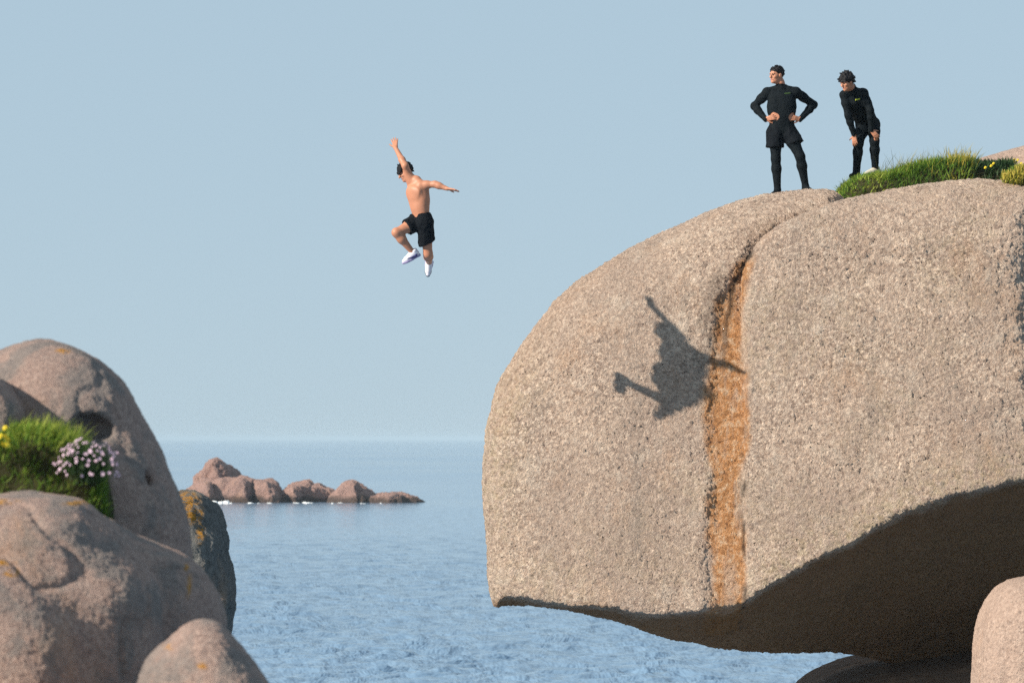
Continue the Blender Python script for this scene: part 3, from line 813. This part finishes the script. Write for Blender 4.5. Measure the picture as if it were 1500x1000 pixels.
# ---- the diver in mid-air
def build_diver():
    Y = 57.53
    J = lambda px, py, dy=0: P(px, py, Y + dy)
    root = empty('person', J(628, 402))
    tag(root, 'bare-chested person in dark shorts and white shoes leaping through the air', 'person')
    g = Fig()
    shR, shL = J(603.5, 269, .04), J(617.0, 271, -.08)
    hpL, hpR = J(622.5, 326, -.04), J(613.5, 324, .06)
    neck = J(602.5, 264, .0)
    add_torso(g, shL, shR, hpL, hpR, (-.76, -.58, -.12), neck, .80)
    hc = J(594, 252, .05)
    hf, hu = (-.83, -.30, -.52), (-.45, -.05, .88)
    g.bone(neck, hc + np.array((.035, .0, -.04)), .054, .052, .03, 'neck')
    L, R = add_head(g, hc, hf, hu, 1.0)
    # raised right arm, trailing left arm
    elR, wrR = J(593.5, 243, -.07), J(579.5, 216.5, .14)
    add_limb(g, shR, elR, wrR, (.060, .053, .042, .042, .028), .035, ('arm', 'arm'))
    add_hand(g, wrR, J(577.5, 198, .28) - wrR, (-.25, -.95, .05), -1, .06, .22, 1.0)
    elL, wrL = J(637.5, 270, -.15), J(655, 276.5, -.21)
    add_limb(g, shL, elL, wrL, (.058, .050, .041, .041, .028), .035, ('arm', 'arm'))
    add_hand(g, wrL, J(668, 278.5, -.26) - wrL, (.1, -.3, -1), 1, .08, .10, .98)
    # legs
    knR, anR = J(581, 341, -.09), J(604, 369, .02)
    add_limb(g, hpR, knR, anR, (.092, .082, .058, .058, .036), .04, ('thigh', 'shin'))
    g.ell(knR + np.array((-.012, -.01, .01)), np.eye(3), (.052, .052, .055), .02, 'shin')
    knL, anL = J(627, 372, .08), J(628.5, 384, .46)
    add_limb(g, hpL, knL, anL, (.096, .082, .058, .060, .038), .04, ('thigh', 'shin'))
    # feet inside the shoes
    tR = unit(J(588, 384, .0) - J(608, 374, .02)); uR = unit(knR - anR)
    tL = unit(np.array((-.12, -.18, -1.0))); uL = unit(np.array((0, -1.0, .15)))
    for an, t_, u_ in ((anR, tR, uR), (anL, tL, uL)):
        g.chain([an, an + t_ * .05 - u_ * .05, an + t_ * .14 - u_ * .065], [.034, .032, .024], .02, 'foot')
    # spine furrow, navel
    g.build(.0052)
    mesh_np('body', g.V, g.Q, M['skin'], root)
    face_bits(root, L); add_hair(root, L, R, 1.0, 80, 3, fringe=1.0, lock=(.013, .002))
    n = g = None
    # shorts
    s = Fig()
    up = unit((shL + shR) / 2 - (hpL + hpR) / 2); hcn = (hpL + hpR) / 2
    hx = unit(hpL - hpR); wc = [(hcn + up * .115, up)]
    for b in (-1, 1): s.bone(hcn + hx * b * .06 + up * .16, hcn + hx * b * .07, .092, .112, .05, '', wc)
    hemR = hpR * .46 + knR * .54; dR = unit(knR - hpR)
    s.bone(hpR, hpR * .3 + knR * .7, .110, .118, .04, '', [(hemR, dR)])
    hemL = hpL * .34 + knL * .66; dL = unit(knL - hpL)
    s.bone(hpL, hpL * .05 + knL * .95, .112, .116, .04, '', [(hemL - np.array((0, 0, .0)), unit(dL + np.array((.35, 0, -.0))))])
    s.build(.006)
    V = s.V + s.N * (.008 * fbm(s.V, 16, 3, 7))[:, None]
    so = mesh_np('shorts', V, s.Q, M['short_cloth'], root)
    c = hemL + np.array((.055, -.105, .075))
    m = blob_mark('logo', [c + np.array((.006, 0, .022)), c, c + np.array((-.006, .002, -.016))], [.004, .007, .003], M['print_white'], root)
    m.parent = so; m.location = (0, 0, 0)
    make_shoe(root, anR, tR, uR, (M['shoe_white'], M['shoe_lilac']), .90, M['shoe_blue'])
    make_shoe(root, anL, tL, uL, (M['shoe_white'], M['sole_dark']), .88, M['shoe_lilac'])
    gg = Fig()
    for nb in ((-.085, -.06),):
        pass
build_diver()

def feet_boots(g, an, t_, u_=(0, 0, 1)):
    t_ = unit(t_); u_ = np.asarray(u_, float)
    g.chain([an + u_ * .0, an - t_ * .03 - u_ * .045], [.04, .04], .02, 'boot')
    g.chain([an, an + t_ * .06 - u_ * .05, an + t_ * .16 - u_ * .065], [.042, .038, .027], .02, 'boot')

# ---- the standing watcher
def build_stander():
    Y = 61.7
    J = lambda px, py, dy=0: P(px, py, Y + dy)
    root = empty('person', J(1158, 283))
    tag(root, 'person in black rash guard, shorts and leggings standing with hands on hips', 'person')
    g = Fig()
    shR, shL = J(1123.5, 136, .03), J(1166, 135, -.02)      # his right is on the picture's left
    hpR, hpL = J(1136, 193, 0), J(1155, 193, 0)
    neck = J(1143, 121, -.01)
    add_torso(g, shL, shR, hpL, hpR, (-.15, -1, 0), neck, 1.05)
    hc = J(1137.5, 110, -.03)
    g.bone(neck, hc + np.array((.03, .02, -.05)), .058, .056, .03, 'neck')
    L, R = add_head(g, hc, (-.80, -.60, -.10), (-.03, -.05, 1), 1.04)
    elR, wrR = J(1105, 155.5, .12), J(1121.5, 175.0, -.05)
    add_limb(g, shR, elR, wrR, (.062, .055, .044, .045, .031), .04, ('arm', 'arm'))
    elL, wrL = J(1192, 153.5, .14), J(1172.0, 175.0, -.05)
    add_limb(g, shL, elL, wrL, (.062, .055, .044, .045, .031), .04, ('arm', 'arm'))
    add_hand(g, wrR, J(1135, 171, -.13) - wrR, (.25, .9, .1), -1, .30, .10, .98)
    add_hand(g, wrL, J(1155, 171, -.13) - wrL, (-.25, .9, .1), 1, .30, .10, .98)
    knR, anR = J(1136.5, 233, -.02), J(1139.0, 278.5, .03)
    add_limb(g, hpR, knR, anR, (.098, .088, .060, .062, .042), .04, ('leg', 'leg'))
    knL, anL = J(1172, 229, -.10), J(1180, 272.5, -.0)
    add_limb(g, hpL, knL, anL, (.100, .090, .062, .064, .042), .04, ('leg', 'leg'))
    feet_boots(g, anR, (-.45, -.85, 0)); feet_boots(g, anL, (.35, -.9, 0))
    g.build(.0052); t = g.tags()
    mesh_np('body', g.V, g.Q, M['skin'], root)
    nz = J(0, 124.5)[2]
    up_m = np.isin(t, ['torso', 'arm']) | ((t == 'neck') & (g.V[:, 2] + .25 * (g.V[:, 1] - neck[1]) < nz))
    shell(g, up_m, .006, 'rash_guard', M['neoprene'], root, .006, 1)
    shell(g, np.isin(t, ['leg', 'boot']) | ((t == 'torso') & (g.V[:, 2] < hpR[2] + .1)), .005, 'leggings', M['neoprene'], root, .002, 2)
    nb = Fig(); nb.chain([J(1135, 124.5, -.06), J(1143, 126.5, -.10), J(1151, 123.5, -.05)], [.012, .012, .012], .01); nb.build(.005)
    face_bits(root, L, 1.04); add_hair(root, L, R, 1.02, 200, 5, lock=(.008, .000))
    s = Fig()
    hcn = (hpL + hpR) / 2; hx = unit(hpL - hpR); up = np.array((0, 0, 1.))
    for b in (-1, 1): s.bone(hcn + hx * b * .075 + up * .10, hcn + hx * b * .085 - up * .04, .102, .118, .05, '', [(hcn + up * .135, up)])
    for hp, kn, fr, sx in ((hpR, knR, .58, -1), (hpL, knL, .50, 1)):
        d = unit(kn - hp); hem = hp * (1 - fr) + kn * fr
        s.bone(hp + hx * sx * .015, hp * .1 + kn * .9 + hx * sx * .02, .112, .145, .04, '', [(hem, unit(d + np.array((0, 0, -.4))))])
    s.build(.006)
    V = s.V + s.N * (.012 * fbm(s.V * np.array((1, 1, .45)), 13, 3, 9))[:, None]
    mesh_np('shorts', V, s.Q, M['short_cloth'], root)
    # small print on the chest
    ch = unit(shL - shR)
    for i in range(6):
        a = J(1149.2 + i * 1.45, 138.2 - i * .12, 0); a[1] = surf_y(g, a) - .006
        blob_mark('chest_print', [a + np.array((0, 0, .006)), a - np.array((0, 0, .006 * (1 - .5 * (i % 2))))], [.004, .004], M['print_green'], root, .003)

def surf_y(g, p):
    d = np.hypot(g.V[:, 0] - p[0], g.V[:, 2] - p[2]); m = d < .012
    return g.V[m][:, 1].min() if m.any() else p[1]
build_stander()

# ---- the watcher bending forward
def build_bender():
    Y = 62.2
    J = lambda px, py, dy=0: P(px, py, Y + dy)
    root = empty('person', J(1268, 258))
    tag(root, 'curly-haired person in black wetsuit bending forward with hands on knees', 'person')
    g = Fig()
    shR, shL = J(1236.5, 139.5, -.22), J(1264, 136.5, -.16)
    hpR, hpL = J(1264, 184, .18), J(1279.5, 183, .20)
    neck = J(1246.5, 128, -.27)
    add_torso(g, shL, shR, hpL, hpR, (-.6, -.55, -.6), neck, .95)
    hc = J(1240.5, 120.5, -.36)
    g.bone(neck, hc + np.array((.03, .03, -.03)), .056, .054, .03, 'neck')
    L, R = add_head(g, hc, (-.72, -.58, -.38), (-.25, -.2, .95), 1.0)
    elR, wrR = J(1242.5, 170, -.24), J(1251, 198, -.17)
    add_limb(g, shR, elR, wrR, (.055, .048, .040, .040, .028), .04, ('arm', 'arm'))
    elL, wrL = J(1275, 162, -.22), J(1276.5, 191, -.14)
    add_limb(g, shL, elL, wrL, (.056, .050, .041, .041, .029), .04, ('arm', 'arm'))
    add_hand(g, wrR, (.10, -.05, -1), (.35, .9, 0), -1, .30, .16, .95, .9)
    add_hand(g, wrL, (.62, -.05, -.72), (.1, .9, -.1), 1, .30, .12, .95)
    knR, anR = J(1257.5, 210, -.06), J(1254.5, 252.5, .08)
    add_limb(g, hpR, knR, anR, (.092, .082, .060, .060, .042), .04, ('leg', 'leg'))
    knL, anL = J(1281, 207, -.05), J(1282, 247, .06)
    add_limb(g, hpL, knL, anL, (.092, .080, .058, .060, .040), .04, ('leg', 'leg'))
    feet_boots(g, anR, (-.5, -.8, 0))
    g.chain([anL, anL + np.array((-.04, -.03, -.05)), anL + np.array((-.11, -.07, -.065))], [.038, .034, .024], .02, 'foot')
    g.build(.0052); t = g.tags()
    mesh_np('body', g.V, g.Q, M['skin'], root)
    nm = (t == 'neck') & ((g.V - neck) @ unit(hc - neck) < .005)
    shell(g, np.isin(t, ['torso', 'arm', 'leg', 'boot']) | nm, .006, 'wetsuit', M['neoprene'], root, .006, 3)
    face_bits(root, L, 1.0); add_hair(root, L, R, 1.05, 420, 8, fringe=.4, lock=(.016, .002))
    make_shoe(root, anL - np.array((0, 0, .0)), (-.85, -.5, -.05), (0, 0, 1), (M['shoe_beige'], M['sole_dark']), .95)
    a = J(1253.5, 147.8, 0)
    for i in range(5):
        b = J(1251.3 + i * 1.35, 148.6 - i * .30, 0); b[1] = surf_y(g, b) - .008
        blob_mark('chest_print', [b + np.array((.003, 0, .008)), b - np.array((.003, 0, .008 * (1 - .4 * (i % 2))))], [.0055, .005], M['print_yellow'], root, .003)
build_bender()

# ------------------------------------------------------------------ turf, grass and flowers
B_TOP = [(1225, 300), (1240, 292), (1300, 280), (1360, 268), (1410, 261), (1450, 259), (1500, 262)]
T_TOP = [(1225, 284), (1240, 270), (1260, 262), (1300, 258), (1350, 249), (1395, 243), (1440, 250), (1470, 246), (1500, 244), (1600, 240)]
def f_turf(X, Y, Z):
    return pillow(X, Y, Z, [(1222, 330), (1225, 286)] + [(a, b + 2) for a, b in T_TOP[1:]] + [(1640, 300), (1640, 340)], 62.7, 1.5, .25, 1)
rock('turf_bank', (4.3, 60.9, 8.6), (9.0, 64.6, 10.4), .06, f_turf, M['soil'], 'earth bank under the grass on top of the boulder', ((3, .03),), 41, kind='structure')

def blades(name, roots, length, width, tint, mat, seed, lean=.5, wind=(0, 0, 0), up=None, parent=None, taper=.12):
    rng = np.random.default_rng(seed); R = np.asarray(roots, float); n = len(R)
    length = np.broadcast_to(length, n) * rng.uniform(.5, 1.3, n) * (1 + .45 * fbm(R, 3.0 if R[0, 1] > 40 else 14.0, 2, seed))
    a = rng.uniform(0, 2 * np.pi, n); ln = rng.uniform(.15, 1, n) * lean
    d = np.stack([np.cos(a) * ln, np.sin(a) * ln, np.ones(n)], 1) + np.asarray(wind)
    if up is not None: d = d * .6 + np.asarray(up)
    d /= np.linalg.norm(d, axis=1, keepdims=True)
    bend = np.stack([np.cos(a), np.sin(a), -.35 * np.ones(n)], 1) * (ln * rng.uniform(.2, .8, n))[:, None] + np.asarray(wind) * .5
    b = rng.uniform(0, 2 * np.pi, n); side = np.stack([np.cos(b), np.sin(b), 0 * b], 1)
    w = np.broadcast_to(width, n) * rng.uniform(.7, 1.3, n)
    V = []
    for t, wt in ((0, .8), (.35, 1), (.7, .7), (1, taper)):
        c = R + d * (length * t)[:, None] + bend * (length * t * t * .6)[:, None]
        V.append(np.stack([c - side * (w * wt / 2)[:, None], c + side * (w * wt / 2)[:, None]], 1))
    V = np.stack(V, 1).reshape(n, 8, 3)
    q = np.array([[0, 1, 3, 2], [2, 3, 5, 4], [4, 5, 7, 6]])
    Q = (np.arange(n)[:, None, None] * 8 + q[None]).reshape(-1, 4)
    tt = np.clip(np.broadcast_to(tint, n) + rng.normal(0, .2, n), 0, 1)
    T = np.clip(tt[:, None] + np.array([-.15, -.15, -.05, -.05, .05, .05, .12, .12])[None], 0, 1).ravel()
    return mesh_np(name, V.reshape(-1, 3), Q, mat, parent, attrs={'tint': T}, smooth=False)

def turf_roots(name, Y, n, p0, p1, seed, lo=-1e9, hi=1e9, top=None):
    """points on the turf's own surface, in front and on top; lo..hi = pixels below its top line"""
    V, N = SURF[name]; rng = np.random.default_rng(seed)
    px, py = V[:, 0] / V[:, 1] * F_PX + CX, HOR - (V[:, 2] - CAM_H) / V[:, 1] * F_PX
    dep = py - interp(px, top)
    m = (px > p0) & (px < p1) & (N[:, 2] > -.3) & (N[:, 1] < .6) & (dep > lo) & (dep < hi) & (V[:, 1] < Y)
    i = rng.choice(np.nonzero(m)[0], n)
    return V[i] + rng.normal(size=(n, 3)) * np.array((.03, .03, .01)) * (1 if Y > 40 else .4) - N[i] * .01
def ledge_roots(n, p0, p1, seed, v0=0, v1=1):
    return turf_roots('turf_bank', 63.0, n, p0, p1, seed, -60, 40 - 45 * v0, T_TOP)
lr = ledge_roots(11000, 1222, 1425, 1)
g = blades('grass', lr, .075 + .06 * sstep(1290, 1350, lr[:, 0] / lr[:, 1] * F_PX + CX), .012, np.clip(.5 + .6 * fbm(lr, 2.5, 3, 5), 0, 1), M['grass'], 51, 1.1, (.12, 0, 0))
tag(g, 'lush green grass along the ledge on top of the overhanging boulder', None, None, 'stuff')
g = blades('tall_grass', ledge_roots(420, 1290, 1430, 2, .5, 1), .26, .006, .2, M['grass_dry'], 52, .7, (.2, 0, 0))
tag(g, 'thin brownish grass stems rising above the green ledge grass', None, None, 'stuff')
g = blades('dry_grass', ledge_roots(420, 1388, 1425, 3, .1, 1), .17, .012, .35, M['grass_dry'], 53, .6)
tag(g, 'golden dry grass patch on the boulder ledge', None, None, 'stuff')

_heads = {}
def head_mesh(kind, r, mat, seed):
    """small flower head: ring of petals over a domed centre"""
    if (kind, r) in _heads: return _heads[(kind, r)]
    rng = np.random.default_rng(seed); V = []; Q = []
    for ring, (n, rad, z) in enumerate(((9, 1.0, .0), (7, .75, .4), (5, .4, .7))):
        for i in range(n):
            a = 2 * math.pi * (i + .5 * ring) / n; w = .9 * math.pi / n
            c = r * rad * rng.uniform(.85, 1.15); z0 = r * z
            k = len(V)
            V += [(.1 * c * math.cos(a), .1 * c * math.sin(a), z0 + r * .1), (.8 * c * math.cos(a - w), .8 * c * math.sin(a - w), z0 + r * .25),
                  (1.1 * c * math.cos(a), 1.1 * c * math.sin(a), z0 + r * rng.uniform(.1, .4)), (.8 * c * math.cos(a + w), .8 * c * math.sin(a + w), z0 + r * .25)]
            Q.append((k, k + 1, k + 2, k + 3))
    me = bpy.data.meshes.new('flower_head'); me.from_pydata(V, [], Q)
    at = me.attributes.new('tint', 'FLOAT', 'POINT'); at.data.foreach_set('value', np.clip(rng.normal(.55, .25, len(V)), 0, 1).astype(np.float32))
    me.materials.append(mat); _heads[(kind, r)] = me
    return me

def flower(root, kind, r, mat, p, nrm, seed, var):
    o = bpy.data.objects.new('flower_head', head_mesh(kind + str(var), r, mat, seed)); S.collection.objects.link(o)
    o.parent = root; o.location = np.asarray(p) - np.array(root.location)
    o.rotation_euler = Vector(nrm).to_track_quat('Z', 'Y').to_euler()
    return o

# dark low plants and yellow flowers at the right end of the ledge
r_ = empty('leafy_plant', P(1445, 262, 61.2)); tag(r_, 'dark leafy plant dotted with small yellow flowers behind the yellow shrub', 'plant')
blades('foliage', ledge_roots(2600, 1418, 1482, 5, .1, 1.15), .13, .018, .35, M['leaf_dark'], 54, 1.0, parent=r_)
for i, (a, b) in enumerate(((1443.5, 246), (1452, 243.5), (1455.5, 240), (1486, 234.5), (1491, 235), (1486, 238), (1496, 240))):
    flower(r_, 'yellow', .022, M['petal_yellow'], P(a, b, 61.0 if a < 1470 else 61.6), (-.4, -.7, .6), 61, i % 2)

r_ = empty('yellow_shrub', P(1485, 272, 60.3)); tag(r_, 'bushy yellow-green shrub hanging over the edge of the overhanging boulder', 'shrub')
rng = np.random.default_rng(9); n = 3000
c0 = P(1497, 263, 60.35); d = rng.normal(size=(n, 3)); d /= np.linalg.norm(d, axis=1, keepdims=True)
d[:, 1] = -np.abs(d[:, 1]); rr = rng.uniform(.55, 1, n)[:, None]
roots = c0 + d * rr * np.array((.31, .28, .17)) + np.array((0, 0, .02))
m = ~((d[:, 0] < -.4) & (d[:, 2] > .5))
blades('foliage', roots[m], .075, .010, np.clip(.45 + .35 * d[m][:, 2] - .3 * d[m][:, 0], 0, 1), M['grass_dry'], 55, .7, up=(0, 0, .5), parent=r_)
m = rng.random(n) < .35
blades('leaves', roots[m] - np.array((0, -.03, .01)), .07, .012, .5, M['grass'], 56, .8, parent=r_)

# ---- vegetation between the near boulders
def f_turf2(X, Y, Z):
    return pillow(X, Y, Z, [(-90, 650), (-20, 634), (40, 632), (90, 640), (125, 662), (150, 690), (160, 740), (160, 820), (-90, 820)], 22.95, .30, .12, 1)
rock('turf_pocket', (-3.25, 22.55, 5.2), (-2.1, 23.3, 6.2), .03, f_turf2, M['soil'], 'earth pocket between the near boulders', ((6, .02),), 42, kind='structure')
T2 = [(-90, 650), (-20, 634), (40, 632), (90, 640), (125, 662), (150, 690), (160, 735)]
def pocket_roots(n, p0, p1, seed, lo=0, hi=1.0):
    return turf_roots('turf_pocket', 23.2, n, p0, p1, seed, -200, 15 + 90 * hi, T2)
g = blades('grass', pocket_roots(6500, -60, 155, 11), .06, .0055, .42, M['grass'], 57, .9, (.25, 0, 0))
tag(g, 'tufted green grass between the domed and furrowed boulders', None, None, 'stuff')
g = blades('grass', pocket_roots(1100, 0, 120, 12, -.02, .22), .085, .005, .8, M['grass'], 58, .8, (.45, 0, .1))
tag(g, 'pale sunlit grass along the top of the pocket between the near boulders', None, None, 'stuff')

r_ = empty('thrift_plant', P(128, 705, 22.5)); tag(r_, 'round cushion of pale pink thrift flowers against the domed boulder', 'flower')
rng = np.random.default_rng(21); n = 1500
c0 = P(128, 684, 22.55); d = rng.normal(size=(n, 3)); d /= np.linalg.norm(d, axis=1, keepdims=True)
roots = c0 + d * rng.uniform(.4, 1, n)[:, None] * np.array((.135, .11, .105))
blades('foliage', roots, .05, .004, .35, M['leaf_dark'], 59, .8, up=(0, 0, .4), parent=r_)
st = []; k = 0
for i in range(400):
    d = rng.normal(size=3); d /= np.linalg.norm(d)
    if d[1] > .25 or d[2] < -.35 or k >= 84: continue
    p = c0 + d * np.array((.165, .13, .142)) * rng.uniform(.82, 1.10)
    if any(np.linalg.norm(p - q) < .0155 for q in st): continue
    st.append(p); k += 1
    flower(r_, 'pink', (.008, .0105, .0125, .0095)[k % 4], M['petal_pink'], p, d * .8 + np.array((-.1, -.3, .4)) + rng.normal(size=3) * .3, 62 + k % 5, k % 5)
sg = Fig()
for p in st: sg.bone(c0 + (p - c0) * .55, p, .0016, .0012, .001)
V = []; Q = []
for p in st:
    a = c0 + (p - c0) * .5; k = len(V); w = np.array((.0018, 0, 0)); u_ = np.array((0, .0018, 0))
    V += [a - w, a + u_, a + w, p - w, p + u_, p + w]; Q += [(k, k + 1, k + 4, k + 3), (k + 1, k + 2, k + 5, k + 4), (k + 2, k, k + 3, k + 5)]
mesh_np('stems', np.array(V), np.array(Q), M['leaf_dark'], r_, attrs={'tint': np.full(len(V), .7)})

r_ = empty('yellow_flower_plant', P(2, 660, 22.5)); tag(r_, 'bright yellow flowers growing in the grass beside the small lit boulder', 'flower')
rng = np.random.default_rng(31)
blades('foliage', P(0, 655, 22.55) + rng.normal(size=(160, 3)) * np.array((.05, .03, .03)), .06, .006, .6, M['grass'], 60, .7, parent=r_)
for i in range(16):
    flower(r_, 'yellow', .016, M['petal_yellow'], P(rng.uniform(-22, 14), rng.uniform(624, 654), 22.5 + rng.uniform(-.03, .03)), (rng.normal() * .4, -.6, .7), 64, i % 2)

# ------------------------------------------------------------------ haze over the sea
def build_haze():
    x, y0, y1, z0, z1 = 45000, -4000, 41000, -2.6, 12.5
    V = np.array([(a, b, c) for a in (-x, x) for b in (y0, y1) for c in (z0, z1)], float)
    Q = np.array([(0, 1, 3, 2), (4, 6, 7, 5), (0, 4, 5, 1), (2, 3, 7, 6), (0, 2, 6, 4), (1, 5, 7, 3)])
    m = bpy.data.materials.new('haze'); m.use_nodes = True; nt = m.node_tree
    nt.nodes.remove(nt.nodes['Principled BSDF'])
    v = nt.nodes.new('ShaderNodeVolumePrincipled'); v.inputs['Density'].default_value = 0.00012
    v.inputs['Color'].default_value = (.56, .73, .88, 1); v.inputs['Anisotropy'].default_value = -.25
    nt.links.new(v.outputs[0], nt.nodes['Material Output'].inputs['Volume'])
    o = mesh_np('haze', V, Q, m, origin=np.zeros(3), smooth=False)
    tag(o, 'thin pale sea haze over the water', None, None, 'stuff')
build_haze()
